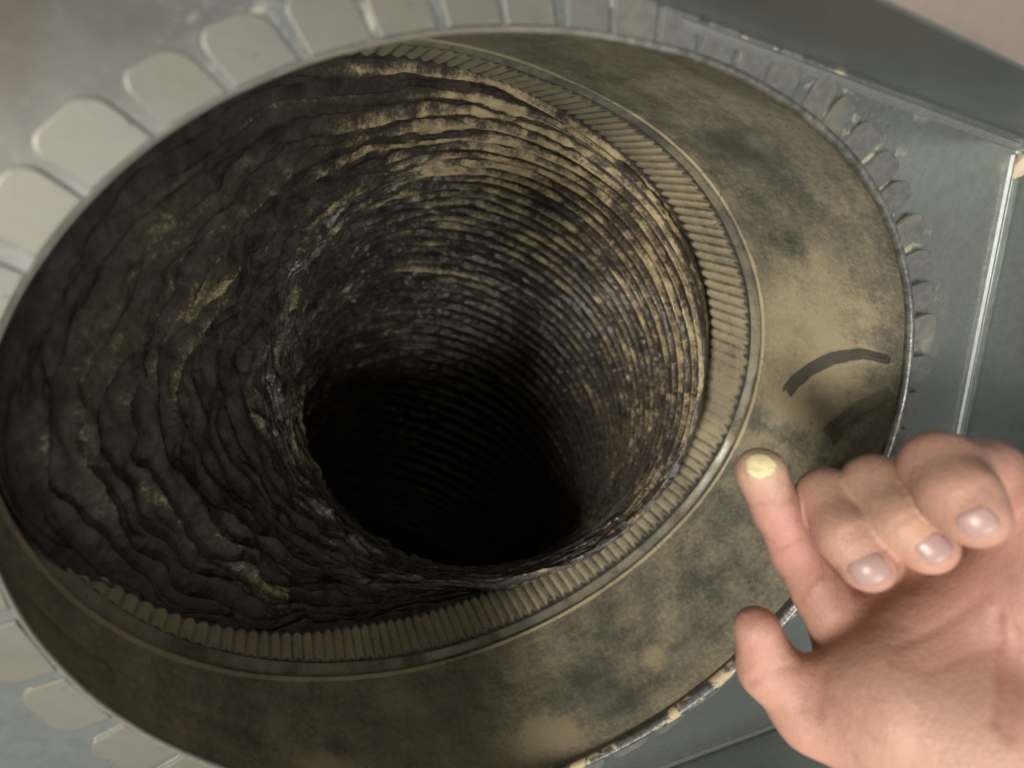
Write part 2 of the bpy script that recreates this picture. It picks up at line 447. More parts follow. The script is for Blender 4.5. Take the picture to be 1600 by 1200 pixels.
def flare(t, z):
    return 0.075 * np.exp(-(wrapd(t, rad(150)) / rad(52)) ** 2) * np.clip(-z / 0.12, 0, 1)
def sleeve_part(name, rows, base, extra=None, mat=M_COLLAR, relief=0.0):
    """rows: list of (z array, radius offset array)"""
    V = []; D = []; S = []
    for i, (z, off) in enumerate(rows):
        dent = 0.006 * fbm(np.cos(T) * 2.5, np.sin(T) * 2.5, z * 3, 41, 2) * np.clip(-z * 12, 0, 1)
        r = rr(T) + off + dent + flare(T, z)
        V.append(np.c_[r * np.cos(T), r * np.sin(T), z])
        d, s = collar_dust(T, z, base)
        if extra is not None: d, s = extra(i, T, z, d, s)
        D.append(np.clip(d, 0, 1)); S.append(np.clip(s, 0, 1))
    return mesh_obj(name, np.concatenate(V) * R0, grid_faces(len(rows), NT_, flip=True), mat, collar, attrs={'dust': np.concatenate(D), 'smear': np.concatenate(S)})
ZB = zb(T); ZC = zc(T)
nA = 70
prof = [(0.62 * a if a > -0.02 else a, b) for a, b in [(0.05, 0.0), (0.042, -0.0005), (0.036, -0.003), (0.030, -0.005), (0.023, -0.0045), (0.017, -0.001), (0.011, 0.003), (0.003, 0.0055), (-0.006, 0.006), (-0.014, 0.003), (-0.020, -0.002), (-0.026, -0.007), (-0.032, -0.009)]]
rowsA = [((ZB + 0.031) * k + 0.006 * (1 - k), np.zeros(NT_)) for k in np.linspace(0, 1, nA)]
sleeve_part('sleeve', rowsA, 0.50)
# swaged bead: a groove with a thin dusty line on its shoulder
def bead_dust(i, t, z, d, s):
    h = prof[i][0]
    n = fbm(np.cos(t) * 9, np.sin(t) * 9, z * 6, 51, 3)
    if 0.013 < h < 0.03: d = d + 0.30 + 0.5 * n
    else: d = d - 0.05 + 0.8 * n; s = np.maximum(s, 0.42 + 0.5 * n)
    return d, s
sleeve_part('bead', [(ZB + a, np.full(NT_, b)) for a, b in prof], 0.5, bead_dust)
nC = 34
rowsC = []
CR = np.cos(T * NC)
damp = (1 - 0.9 * np.exp(-(wrapd(T, rad(158)) / rad(28)) ** 2)) * (0.65 + 0.35 * fbm(np.cos(T) * 4, np.sin(T) * 4, 0 * T, 61, 2))
for k in np.linspace(0, 1, nC):
    win = float(sstep(0.0, 0.10, np.array(k)))
    z = (ZB - 0.032) * (1 - k) + ZC * k
    rowsC.append((z, -0.009 - 0.010 * k - 0.0028 * CR * win * damp + 0.003 * win))
smooth_zone = sstep(7, 3, np.abs(wrapd(T, rad(-1)) / rad(1) * 0.5)) * 0.6
def crimp_dust(i, t, z, d, s):
    k = i / (nC - 1)
    n = 0.25 * fbm(np.cos(t) * 22, np.sin(t) * 22, z * 20, 71, 3)
    dot = 0.5 + 0.5 * np.cos(t * NC + 3.14159)
    groove = sstep(0.62, 0.98, dot) * (1 - smooth_zone)
    d = d + 0.20 - 0.42 * groove + n * 0.6
    edge = np.maximum(sstep(0.19, 0.05, k + 0.10 * dot + n * 0.12), sstep(0.84, 0.93, k - 0.05 + 0.07 * dot + n * 0.05))
    s = np.maximum(s, 0.0) + 0.50 * edge + 0.30 * groove * (0.6 + n)
    d = d - 0.9 * edge
    return d, s
sleeve_part('crimped_end', rowsC, 0.56, crimp_dust)

# rolled rim
NTH = 720; TT = np.linspace(-math.pi, math.pi, NTH, endpoint=False)
tube = 0.0105 + 0.011 * np.exp(-(wrapd(TT, rad(-32)) / rad(42)) ** 2) - 0.0085 * np.exp(-(wrapd(TT, rad(155)) / rad(62)) ** 2)
V = []
for a in np.linspace(0, 2 * math.pi, 12, endpoint=False):
    r = rr(TT) + 0.000 + tube * np.cos(a) + 0.002 * fbm(np.cos(TT) * 8, np.sin(TT) * 8, 0 * TT, 81, 2)
    V.append(np.c_[r * np.cos(TT), r * np.sin(TT), 0.003 + tube * (0.9 + np.sin(a))])
V = np.concatenate(V) * R0
mesh_obj('rolled_rim', V, np.concatenate([grid_faces(12, NTH), np.stack([11 * NTH + np.arange(NTH), 11 * NTH + (np.arange(NTH) + 1) % NTH, (np.arange(NTH) + 1) % NTH, np.arange(NTH)], -1)]), M_RIM, collar)

# folded tabs, one mesh each (their own thin, rounded sheets)
TABS = [152, 145.7, 139.1, 133.4, 127.3, 121.6, 115.6, 110, 103.9, 98.4, 92.7, 87.2, 81.3, 76.3, 70.1, 65.7, 60.1, 54.4, 49, 42.3, 36.6, 30.9, 25, 17.9, 11.6, 5,
        -1.8, -8.6, -15.2, -22, -28.6, -35.2, -41.9, -51, -59.7, -68.2, -77, -85.6, -94.2, -102.8, -111.4, -120, -128.4, -136.8, -145.2, -153.5, -162.4, -170.3, -178.6, 173, 166, 159]
rng = random.Random(4)
def tab_outline(rc=0.55, n=5):
    p = [(-1.0, 0.0)]
    for k in range(n + 1):
        a = math.pi - k / n * math.pi / 2
        p.append((-1 + rc + rc * math.cos(a), 1 - rc * 0.62 + rc * 0.62 * math.sin(a)))
    for k in range(n + 1):
        a = math.pi / 2 - k / n * math.pi / 2
        p.append((1 - rc + rc * math.cos(a), 1 - rc * 0.62 + rc * 0.62 * math.sin(a)))
    p.append((1.0, 0.0))
    return p
srt = sorted(TABS)
for td in TABS:
    i = srt.index(td)
    prev = srt[i - 1] - (360 if i == 0 else 0); nxt = srt[(i + 1) % len(srt)] + (360 if i == len(srt) - 1 else 0)
    side = math.exp(-(wrapd(rad(td), rad(22)) / rad(38)) ** 2)
    half = min(td - prev, nxt - td) * 0.5 * rng.uniform(0.84, 0.91) * (1 - 0.14 * side)
    L = (0.077 - 0.006 * side) * rng.uniform(0.95, 1.06)
    lift = rng.uniform(-0.001, 0.003) + 0.017 * side; twist = rng.uniform(-0.0015, 0.0015); skew = rng.uniform(-0.4, 0.4)
    rc = rng.uniform(0.48, 0.66) + 0.22 * side
    out = tab_outline(rc)
    vs = []
    def P(a, b, h):
        t = rad(td + a * half * (1 - 0.06 * b) + skew * b); r = float(rr(t)) + 0.006 + b * L
        curl = 0.0
        return (r * math.cos(t), r * math.sin(t), 0.004 + curl + lift * b + twist * a + h)
    m = len(out)
    for (a, b) in out: vs.append(P(a, b, 0.0))
    for (a, b) in out: vs.append(P(a, b, 0.0050 + 0.006 * side))
    for (a, b) in out: vs.append(P(a * 0.95, 0.01 + b * 0.95, 0.0060 + 0.007 * side))
    mids = []
    fs = []
    for s0 in (0, m):
        for j in range(m - 1): fs.append((s0 + j, s0 + m + j, s0 + m + j + 1, s0 + j + 1))
        fs.append((s0 + m - 1, s0 + 2 * m - 1, s0 + m, s0))
    fs.append(tuple(2 * m + j for j in range(m)))
    fs = [tuple(reversed(f)) for f in fs]
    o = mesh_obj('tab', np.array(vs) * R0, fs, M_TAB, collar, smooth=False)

# ------------------------------------------------------------------ the flexible duct
duct = thing('flexible_duct', 'black ribbed flexible duct with wrinkled dusty film bending away below the collar', 'flexible duct')
NS, NTF = 800, 1200
ALPHA, RHO, BEND, RF, L0, TILT = rad(-105), 1.3, 1.65, 0.86, 0.15, (0.45, -0.12)
TF = np.linspace(0, 2 * math.pi, NTF, endpoint=False)
n0 = np.array([TILT[0], TILT[1], -1.0]); n0 /= np.linalg.norm(n0)
mv = np.array([math.cos(ALPHA), math.sin(ALPHA), 0.0]); mv -= n0 * (mv @ n0); mv /= np.linalg.norm(mv)
c0 = np.array([0, 0, C_C[0]])
def base_ring(s):
    # starts outside the collar end and is drawn in under it
    g = np.clip(s / (0.07 + 0.20 * np.exp(-(wrapd(TF, rad(180)) / rad(70)) ** 2)), 0, 1); g = g * g * (3 - 2 * g)
    lb = np.exp(-(wrapd(TF, rad(162)) / rad(29)) ** 4)
    rb = (rr(TF) + flare(TF, zc(TF)) + 0.004 - 0.030 * lb) * (1 - g) + (rr(TF) * 0.985 + 0.02 * np.exp(-((TF - rad(150)) / rad(50)) ** 2)) * g
    return np.c_[rb * np.cos(TF), rb * np.sin(TF), zc(TF) + 0.03 + 0.075 * lb] - c0
bx = np.array([1.0, 0, 0]) - n0 * n0[0]; bx /= np.linalg.norm(bx)
by = np.cross(bx, n0); by *= np.sign(by[1])
ring = np.cos(TF)[:, None] * bx + np.sin(TF)[:, None] * by
def frame(s):
    t = np.clip(s - L0, 0, RHO * BEND) / RHO
    c = c0 + n0 * min(s, L0) + RHO * (math.sin(t) * n0 + (1 - math.cos(t)) * mv)
    Tn = math.cos(t) * n0 + math.sin(t) * mv; Nn = math.cos(t) * mv - math.sin(t) * n0
    ex = s - L0 - RHO * BEND
    if ex > 0: c = c + ex * Tn
    k = max(0.0, 1 - s / 0.35); k = k * k * (3 - 2 * k)
    off = base_ring(s) * k + ring * RF * (1 - k)
    off = off + (off @ mv)[:, None] * (Nn - mv) + (off @ n0)[:, None] * (Tn - n0)
    return c, off
SMAX = L0 + RHO * BEND + 0.35
SS = np.linspace(0, 1, NS) ** 1.5 * SMAX
PB = np.zeros((NS, NTF, 3)); IN = np.zeros((NS, NTF, 3))
for i, s in enumerate(SS):
    c, off = frame(s)
    PB[i] = c + off; IN[i] = -off / np.linalg.norm(off, axis=1)[:, None]
PITCH = 0.053
S2 = SS[:, None] + 0 * TF[None, :]; T2 = TF[None, :] + 0 * S2
CT = np.cos(T2); ST = np.sin(T2)
leftness = 0.5 - 0.5 * np.cos(T2 - rad(20))                       # 1 on the bunched inner side of the bend
def phase_of(S, Tq):
    lf = 0.5 - 0.5 * np.cos(Tq - rad(20))
    p = S - 0.50 * 0.7 * (1 - np.exp(-S / 0.7)) * np.exp(-(S / 1.05) ** 2) * np.cos(Tq - rad(25))
    wob = 0.010 * fbm(np.cos(Tq) * 2, np.sin(Tq) * 2, S * 2.5, 91, 2) + 0.030 * lf * fbm(np.cos(Tq) * 3.5, np.sin(Tq) * 3.5, S * 5, 95, 2)
    return (p + wob) / PITCH + Tq / (2 * math.pi)
PH = phase_of(S2, T2)
fr = PH - np.floor(PH); dc = np.minimum(fr, 1 - fr)
crest = np.exp(-(dc / 0.12) ** 2)
sag = 0.5 + 0.5 * np.cos(2 * math.pi * fr)
cell = np.floor(PH + 0.5)
# folds of film running obliquely from wire to wire
u = T2 * 1.0
obl = ridged(CT * 6 + PH * 0.45, ST * 6 - PH * 0.30, PH * 0.5, 101, 3)
obl3 = ridged(CT * 30 + PH * 1.6, ST * 30 - PH * 1.2, PH * 1.2, 115, 2)
obl2 = ridged(CT * 15 + PH * 1.0, ST * 15 + PH * 0.6, PH * 0.9, 111, 2)
creas = ridged(CT * 2.6 + 0.10 * PH, ST * 2.6 - 0.08 * PH, PH * 1.05, 121, 2)
creas2 = ridged(CT * 3.6 + 0.22 * PH, ST * 3.6 - 0.18 * PH, PH * 2.1, 127, 3)
wn = fbm(CT * 2.2, ST * 2.2, PH * 0.35, 181, 3)
fl = PH * 1.5 + 1.4 * wn + 0.28 * fbm(CT * 7, ST * 7, PH * 0.6, 185, 3)
fl = fl - np.floor(fl)
pleat = np.where(fl < 0.70, fl / 0.70, (1 - fl) / 0.30) ** 0.8 * (0.35 + 0.65 * sstep(-0.45, 0.35, fbm(CT * 3.5, ST * 3.5, PH * 0.5, 191, 2))) - 0.35
away = 1 - 0.8 * crest
lf2 = leftness ** 1.3
disp = 0.010 * crest * (1 - 0.6 * lf2) + 0.013 * sag * (1 - 0.6 * lf2) + 0.052 * pleat * lf2 + away * ((obl - 0.4) * 0.012 + (obl2 - 0.4) * 0.006 + (obl3 - 0.4) * 0.003 + (creas - 0.45) * 0.034 * lf2 + (creas2 - 0.45) * (0.006 + 0.034 * lf2))
fade = sstep(0.0, 0.05, S2)
disp = disp * fade + 0.0
# the film stands in from the collar end on the bunched side
P3 = PB + IN * disp[..., None]
# dust: settles on wires and on the raised folds, mostly on the lit upper and right hand side; light falloff with depth is painted in too
zone = 0.85 * np.exp(-(wrapd(T2, rad(15)) / rad(58)) ** 2) + 0.75 * np.exp(-(wrapd(T2, rad(88)) / rad(38)) ** 2)
zone = np.clip(zone, 0, 1) * np.exp(-S2 / 1.5)
nz = fbm(CT * 4.5 + PH * 0.25, ST * 4.5 - PH * 0.25, PH * 0.9, 131, 5, 0.6)
nz2 = fbm(CT * 34 + PH * 0.9, ST * 34 - PH * 0.6, PH * 1.1, 141, 3)
side_of = np.exp(-((fr - 0.80) / 0.15) ** 2) + 0.7 * np.exp(-(dc / 0.10) ** 2)
dust = 0.02 + zone * (0.04 + 0.56 * side_of) + 0.24 * np.exp(-(dc / 0.09) ** 2) * (0.3 + zone) + 0.34 * nz + 0.09 * nz2 + 0.30 * (obl2 - 0.4) * zone + 0.30 * (obl - 0.4) * (0.4 + zone) + leftness * (0.15 + 0.30 * pleat + 0.42 * fbm(CT * 3.2, ST * 3.2, PH * 2.4, 195, 4))
dust = np.clip(dust - 0.35 * np.exp(-(S2 / 0.05) ** 2), 0, 1)
end = PB[-1].mean(0)
V = np.concatenate([P3.reshape(-1, 3), end[None]]) * R0
FQ = grid_faces(NS, NTF)
mesh_obj('liner_film', V, FQ, M_LINER, duct, attrs={'dust': np.r_[dust.ravel(), 0]})
# closing wall far down the duct, out of sight
cap = [(int((NS - 1) * NTF + j), int((NS - 1) * NTF + (j + 1) % NTF)) for j in range(NTF)]
capv = np.concatenate([P3[-1], end[None]]) * R0
mesh_obj('duct_end', capv, [(j, (j + 1) % NTF, NTF) for j in range(NTF)], M_LINER, duct, attrs={'dust': np.zeros(NTF + 1)})

# wire helix just under the film: follow the whole-number levels of the helix phase
wv = []; wf = []; wr = 0.0028
path = []
j_per = 220
tj = np.linspace(0, 2 * math.pi, j_per, endpoint=False)
jj = np.round(tj / (2 * math.pi) * NTF).astype(int) % NTF
kmax = int(PH[:, 0].max())
for kturn in range(0, kmax + 1):
    for a, j in zip(tj, jj):
        col = PH[:, j]
        tgt = kturn + 0.0
        i = int(np.searchsorted(col, tgt + 1.0))
        if i <= 8 or i >= NS - 2 or SS[i] > 1.9: continue
        f = (tgt + 1.0 - col[i - 1]) / (col[i] - col[i - 1])
        p = P3[i - 1, j] * (1 - f) + P3[i, j] * f
        path.append((p - IN[i, j] * 0.016 * leftness[i, j], IN[i, j], j))
P_ = np.array([q[0] for q in path]); N_ = np.array([q[1] for q in path])
tan = np.gradient(P_, axis=0); tan /= np.linalg.norm(tan, axis=1)[:, None] + 1e-9
bi = np.cross(tan, N_); bi /= np.linalg.norm(bi, axis=1)[:, None] + 1e-9
m = 6
ringv = []
for a in np.linspace(0, 2 * math.pi, m, endpoint=False):
    ringv.append(P_ + N_ * (math.cos(a) * wr - 0.0004) + bi * math.sin(a) * wr)
WV = np.stack(ringv, 1).reshape(-1, 3) * R0
gap = np.linalg.norm(np.diff(P_, axis=0), axis=1)
WF = []
for i in range(len(P_) - 1):
    if gap[i] > 0.12: continue
    for q in range(m):
        WF.append((i * m + q, i * m + (q + 1) % m, (i + 1) * m + (q + 1) % m, (i + 1) * m + q))
mesh_obj('wire_helix', WV, np.array(WF), M_WIRE, duct)

# ------------------------------------------------------------------ the hand (millimetres, x right, y up, z towards the viewer)
INDEX = [(-34.41, 37.71, -11.0, 7.7), (-28.72, 25.96, -13.0, 7.1), (-21.2, 11.64, -16.0, 7.4), (-11.96, -1.94, -18.0, 8.7), (-4.45, -20.65, -14.0, 9.3)]
THUMB = [(-37.13, -9.35, -7.0, 6.9), (-32.54, -22.18, -9.0, 9.0), (-20.56, -31.66, -5.0, 12), (-3.38, -34.09, 5.0, 18)]
CURLED = [[(12.17, -2.97, -18.0, 11), (2.67, 18.96, -21.0, 10), (-14.34, 29.97, -10.0, 8.5), (-15.31, 21.36, 2.0, 8.2), (-12.92, 14.87, 7.0, 7.3)], [(20.24, 10.81, -7.0, 11), (14.2, 28.57, -15.0, 10), (-4.67, 34.78, -2.0, 8.9), (-4.15, 27.28, 9.0, 8.6), (-0.57, 21.91, 13.0, 7.5)], [(22.9, 30.82, 13.0, 11), (20.19, 40.15, 7.0, 9), (1.52, 43.1, 15.0, 8.9), (-0.81, 37.27, 24.0, 8.6), (-0.25, 33.27, 28.0, 7.5)]]
PALM = [([(-0.4, -13.45, -16.0, 11), (15.64, -17.23, -1.0, 17), (39.17, -25.7, 13.0, 22)], 6), ([(12.17, -2.97, -18.0, 11), (24.75, -10.65, -3.0, 17), (38.88, -19.44, 15.0, 22)], 8), ([(20.24, 10.81, -7.0, 11), (29.1, 0.98, 7.0, 16), (41.87, -11.64, 17.0, 22)], 8), ([(22.9, 30.82, 13.0, 11), (31.24, 16.4, 21.0, 16), (42.05, 1.07, 23.0, 20)], 8), ([(-20.56, -31.66, -5.0, 12), (-4.33, -24.58, 9.0, 19), (10.19, -26.65, 17.0, 23), (33.22, -27.06, 19.0, 24)], 8), ([(40.57, -22.82, 15.0, 26), (84.29, -64.89, 7.0, 28), (137.47, -118.83, -5.0, 30)], 8)]
EXTRA = [([(-5.23, -23.37, -2.0, 13), (11.04, -9.75, 5.0, 16), (27.18, 5.98, 13.0, 17), (42.49, 17.04, 18.0, 16)], 9)]
CREASES = [([(-37.86, 28.03, -11.75), (-36.24, 28.53, -7.5), (-33.63, 28.52, -5.75), (-30.62, 29.83, -5.0), (-26.65, 30.73, -6.25)], 1.0, 0.5), ([(-34.55, 15.17, -8.0), (-29.78, 13.82, -12.0), (-27.99, 14.34, -9.5), (-26.3, 16.08, -8.0), (-24.15, 17.52, -7.5), (-21.36, 18.61, -8.25)], 0.9, 0.6), ([(-26.17, -2.77, -8.0), (-20.81, -3.43, -14.5), (-20.07, -0.52, -11.75), (-18.87, 1.97, -10.0), (-17.05, 4.62, -9.0), (-14.42, 6.74, -9.5), (-20.76, 13.93, 5.75)], 0.9, 0.9), ([(-40.89, -24.31, -4.5), (-39.22, -21.17, -1.75), (-36.96, -18.85, -0.5), (-33.59, -17.54, 0.25), (-29.38, -17.11, -0.75)], 1.0, 0.5), ([(-42.15, -13.84, -3.75), (-39.9, -11.55, -1.25), (-37.07, -9.97, -0.25)], 0.9, 0.25), ([(-22.66, -16.56, 4.0), (-24.12, -18.95, 5.5), (-25.29, -21.55, 6.5), (-26.01, -23.78, 6.5), (-26.85, -25.87, 6.75)], 2.2, 0.9), ([(-27.22, -21.64, 3.0), (-28.52, -23.96, 3.75), (-29.55, -26.54, 4.0)], 1.8, 0.45), ([(-22.66, -16.56, 4.0), (-20.99, -14.17, 4.25), (-19.03, -12.03, 4.0), (-16.93, -9.99, 3.5), (-14.51, -8.17, 2.5), (-12.15, -6.6, 2.5), (-9.8, -5.03, 2.5), (-7.61, -3.36, 2.75), (-5.42, -1.69, 3.0), (-3.41, 0.08, 3.5), (-1.41, 1.84, 4.0), (0.57, 3.58, 4.5)], 2.2, 0.8), ([(-8.96, -5.03, 13.25), (-6.56, -4.01, 13.25), (-4.35, -2.87, 13.5), (-2.32, -1.62, 14.0), (-0.49, -0.28, 14.75), (1.5, 0.95, 15.25), (3.28, 2.46, 15.5), (4.85, 4.07, 16.0), (6.41, 5.67, 16.5), (7.76, 7.36, 17.25), (9.09, 9.03, 18.0), (9.98, 10.88, 19.25)], 1.2, 0.5), ([(-6.08, -7.94, 21.0), (-3.57, -6.74, 21.25), (-1.25, -5.41, 21.75), (1.24, -4.21, 22.0), (3.25, -3.17, 22.5), (5.46, -2.25, 22.75), (7.44, -1.21, 23.25), (9.2, -0.07, 24.0)], 1.0, 0.3), ([(-23.95, -19.91, 9.5), (-23.49, -20.55, 11.75), (-23.08, -21.14, 14.0), (-22.42, -21.96, 15.75), (-21.8, -22.74, 17.5), (-21.07, -23.63, 19.0), (-20.22, -24.64, 20.25)], 1.2, 0.4), ([(10.69, 7.17, 22.25), (10.43, 4.97, 22.75), (10.16, 2.78, 23.25), (9.89, 0.61, 23.75), (9.18, -1.3, 24.75), (8.48, -3.18, 25.75), (7.34, -4.77, 27.25), (5.74, -6.47, 28.75), (4.15, -8.11, 30.25), (2.56, -9.7, 31.75), (1.4, -11.52, 32.75), (0.25, -13.31, 33.75)], 1.2, 0.9), ([(12.28, 5.13, 25.0), (12.22, 3.03, 25.25), (12.15, 0.94, 25.5), (11.87, -1.02, 26.0), (11.36, -2.85, 26.75), (10.62, -4.52, 27.75), (8.96, -5.95, 29.25), (7.3, -7.32, 30.75), (5.88, -8.79, 32.0), (4.45, -10.22, 33.25), (3.26, -11.75, 34.25), (2.29, -13.4, 35.0), (1.32, -15.03, 35.75)], 1.2, 0.6), ([(-21.12, 23.39, 8.25), (-19.97, 23.94, 9.0), (-18.69, 24.42, 9.5), (-17.11, 25.3, 9.5), (-15.53, 26.18, 9.5)], 0.7, 0.35), ([(-20.5, 21.83, 9.0), (-19.36, 22.48, 9.75), (-18.09, 23.05, 10.25), (-16.85, 23.9, 10.5), (-15.3, 24.62, 10.25)], 0.6, 0.3), ([(-10.48, 28.35, 15.5), (-9.31, 29.37, 16.25), (-7.98, 30.33, 16.75), (-6.49, 31.39, 17.0), (-9.33, 33.77, 23.25)], 0.7, 0.35), ([(-6.87, 37.84, 30.75), (-5.55, 38.8, 31.75), (-3.85, 39.65, 32.25), (-2.19, 40.74, 32.5), (0.1, 41.7, 32.0)], 0.7, 0.35), ([(-6.55, 36.49, 31.5), (-5.25, 37.45, 32.5), (-3.57, 38.3, 33.0), (-1.99, 39.39, 33.25), (0.21, 40.34, 32.75)], 0.6, 0.3), ([(-36.09, 45.21, -11.25), (-37.05, 42.92, -6.0), (-36.54, 40.28, -4.25), (-35.61, 37.54, -3.5)], 0.01, 0.01)]
SKIN_BASE = (0.5, 0.272, 0.21)
TONES = [((-28.35, 16.13, -8.75), 17, (0.5, 0.235, 0.205), 0.7), ((-37.48, 38.41, -4.0), 10, (0.47, 0.25, 0.21), 0.5), ((-20.02, 32.99, -2.5), 13, (0.34, 0.23, 0.165), 0.55), ((-10.32, 35.14, 8.75), 12, (0.3, 0.21, 0.15), 0.7), ((-5.76, 45.84, 22.75), 13, (0.36, 0.24, 0.175), 0.5), ((-21.19, 24.32, 7.75), 7, (0.52, 0.32, 0.225), 0.6), ((-7.02, 27.74, 17.75), 8, (0.52, 0.32, 0.22), 0.6), ((-4.95, 39.55, 31.75), 8, (0.52, 0.31, 0.225), 0.6), ((-4.86, -10.24, 25.75), 26, (0.54, 0.37, 0.265), 0.7), ((-6.41, -4.46, 14.5), 22, (0.46, 0.26, 0.2), 0.5), ((10.27, 4.16, 22.75), 18, (0.48, 0.25, 0.215), 0.5), ((-6.04, -3.99, -5.25), 16, (0.36, 0.21, 0.155), 0.6), ((-37.12, 41.67, -5.25), 7.5, (0.6, 0.5, 0.33), 0.65), ((-39.93, -3.68, -4.5), 9, (0.42, 0.22, 0.17), 0.6)]
NAILS = [([(12.17, -2.97, -18.0, 11), (2.67, 18.96, -21.0, 10), (-14.34, 29.97, -10.0, 8.5), (-15.31, 21.36, 2.0, 8.2), (-12.92, 14.87, 7.0, 7.3)], (-0.5, 0.05, 1), 9.5, 11.8, 3.2), ([(20.24, 10.81, -7.0, 11), (14.2, 28.57, -15.0, 10), (-4.67, 34.78, -2.0, 8.9), (-4.15, 27.28, 9.0, 8.6), (-0.57, 21.91, 13.0, 7.5)], (0.4, -0.65, 0.6), 7.5, 9, 2.0), ([(22.9, 30.82, 13.0, 11), (20.19, 40.15, 7.0, 9), (1.52, 43.1, 15.0, 8.9), (-0.81, 37.27, 24.0, 8.6), (-0.25, 33.27, 28.0, 7.5)], (-0.6, -0.1, 1), 7.2, 8.6, 4.6)]
DUST = ((-37.12, 41.67, -5.25), (5.5, 4.8), (-0.46, 0.3, 1))
H_LO = (-49.1, -95.0, -42.0)
H_HI = (105.0, 56.1, 60.0)
H_ORIGIN = (0.06035, 0.00182, 0.07345)

def sd_cone(P, a, b, ra, rb):
    a = np.array(a, dtype=np.float32); b = np.array(b, dtype=np.float32); ab = b - a
    t = np.clip(((P - a) @ ab) / (ab @ ab), 0, 1)
    return np.linalg.norm(P - a - t[:, None] * ab, axis=1) - (ra + (rb - ra) * t)
def smin(a, b, k):
    h = np.clip(k - np.abs(a - b), 0, None) / k
    return np.minimum(a, b) - h * h * k * 0.25

def chain(P, pts, k=2.5):
    d = None
    for (a, b) in zip(pts[:-1], pts[1:]):
        q = sd_cone(P, a[:3], b[:3], a[3], b[3])
        d = q if d is None else smin(d, q, k)
    return d
def hand_sdf(P):
    P = P.astype(np.float32)
    palm = None
    for pts, k in PALM:
        q = chain(P, pts, 4)
        palm = q if palm is None else smin(palm, q, k)
    d = palm
    thumb = chain(P, THUMB, 3.5)
    d = smin(d, thumb, 4.0)
    ind = chain(P, INDEX, 2.5)
    d = smin(d, ind, 4.0)
    for F in CURLED:
        q = chain(P, F, 3.0)
        d = smin(d, q, 0.4)
    for pts, k in EXTRA:
        d = smin(d, chain(P, pts, 3), k)
    return d

def surface_nets(lo, hi, h):
    lo = np.array(lo); n = np.ceil((np.array(hi) - lo) / h).astype(int) + 1
    ax = [lo[i] + np.arange(n[i]) * h for i in range(3)]
    G = np.empty(n, dtype=np.float32)
    Y, Z = np.meshgrid(ax[1], ax[2], indexing='ij')
    for i in range(0, n[0], 8):
        xs = ax[0][i:i + 8]
        X3 = np.broadcast_to(xs[:, None, None], (len(xs), n[1], n[2]))
        Pp = np.stack([X3, np.broadcast_to(Y, X3.shape), np.broadcast_to(Z, X3.shape)], -1).reshape(-1, 3)
        G[i:i + 8] = hand_sdf(Pp).reshape(X3.shape)
    ins = G < 0
    cs = [(a, b, c) for a in (0, 1) for b in (0, 1) for c in (0, 1)]
    sl = lambda a, b, c, A: A[a:A.shape[0] - 1 + a, b:A.shape[1] - 1 + b, c:A.shape[2] - 1 + c]
    cnt = sum(sl(*q, ins).astype(np.int8) for q in cs)
    act = (cnt > 0) & (cnt < 8)
    idx = np.full(act.shape, -1, dtype=np.int64); cells = np.argwhere(act); idx[act] = np.arange(len(cells))
    acc = np.zeros((len(cells), 3)); num = np.zeros(len(cells))
    for e in range(3):
        for q in cs:
            if q[e] == 1: continue
            q2 = list(q); q2[e] = 1
            va = G[cells[:, 0] + q[0], cells[:, 1] + q[1], cells[:, 2] + q[2]]
            vb = G[cells[:, 0] + q2[0], cells[:, 1] + q2[1], cells[:, 2] + q2[2]]
            cr = (va < 0) != (vb < 0)
            t = np.where(cr, va / np.where(cr, va - vb, 1), 0)
            p = np.array(q, float)[None] + 0 * acc; p[:, e] += t
            acc += np.where(cr[:, None], p, 0); num += cr
    Vv = lo + (cells + acc / num[:, None]) * h
    F = []
    for e in range(3):
        e1, e2 = (e + 1) % 3, (e + 2) % 3
        A = np.moveaxis(ins, e, 0)
        ch = A[:-1] != A[1:]
        pos = np.argwhere(ch)
        ijk = np.empty_like(pos); other = [a for a in range(3) if a != e]
        ijk[:, e] = pos[:, 0]; ijk[:, other[0]] = pos[:, 1]; ijk[:, other[1]] = pos[:, 2]
        ok = (ijk[:, e1] > 0) & (ijk[:, e2] > 0) & (ijk[:, e1] < n[e1] - 1) & (ijk[:, e2] < n[e2] - 1)
        ijk = ijk[ok]
        sgn = ins[ijk[:, 0], ijk[:, 1], ijk[:, 2]]
        quad = []
        for (d1, d2) in ((0, 0), (1, 0), (1, 1), (0, 1)):
            c = ijk.copy(); c[:, e1] -= 1 - d1; c[:, e2] -= 1 - d2
            quad.append(idx[c[:, 0], c[:, 1], c[:, 2]])
        Q = np.stack(quad, -1)
        Q[~sgn] = Q[~sgn][:, ::-1]
        F.append(Q)
    F = np.concatenate(F)
    return Vv, F[(F >= 0).all(1)]

def grad(P, e=0.25):
    g = np.zeros_like(P)
    for i in range(3):
        d = np.zeros(3); d[i] = e
        g[:, i] = hand_sdf(P + d) - hand_sdf(P - d)
    return g / (np.linalg.norm(g, axis=1)[:, None] + 1e-9)
HV, HF = surface_nets(H_LO, H_HI, 1.1)
HN = grad(HV, 0.6)
for _ in range(2):
    HV = HV - HN * hand_sdf(HV)[:, None] * 0.8
HN = grad(HV, 1.0)

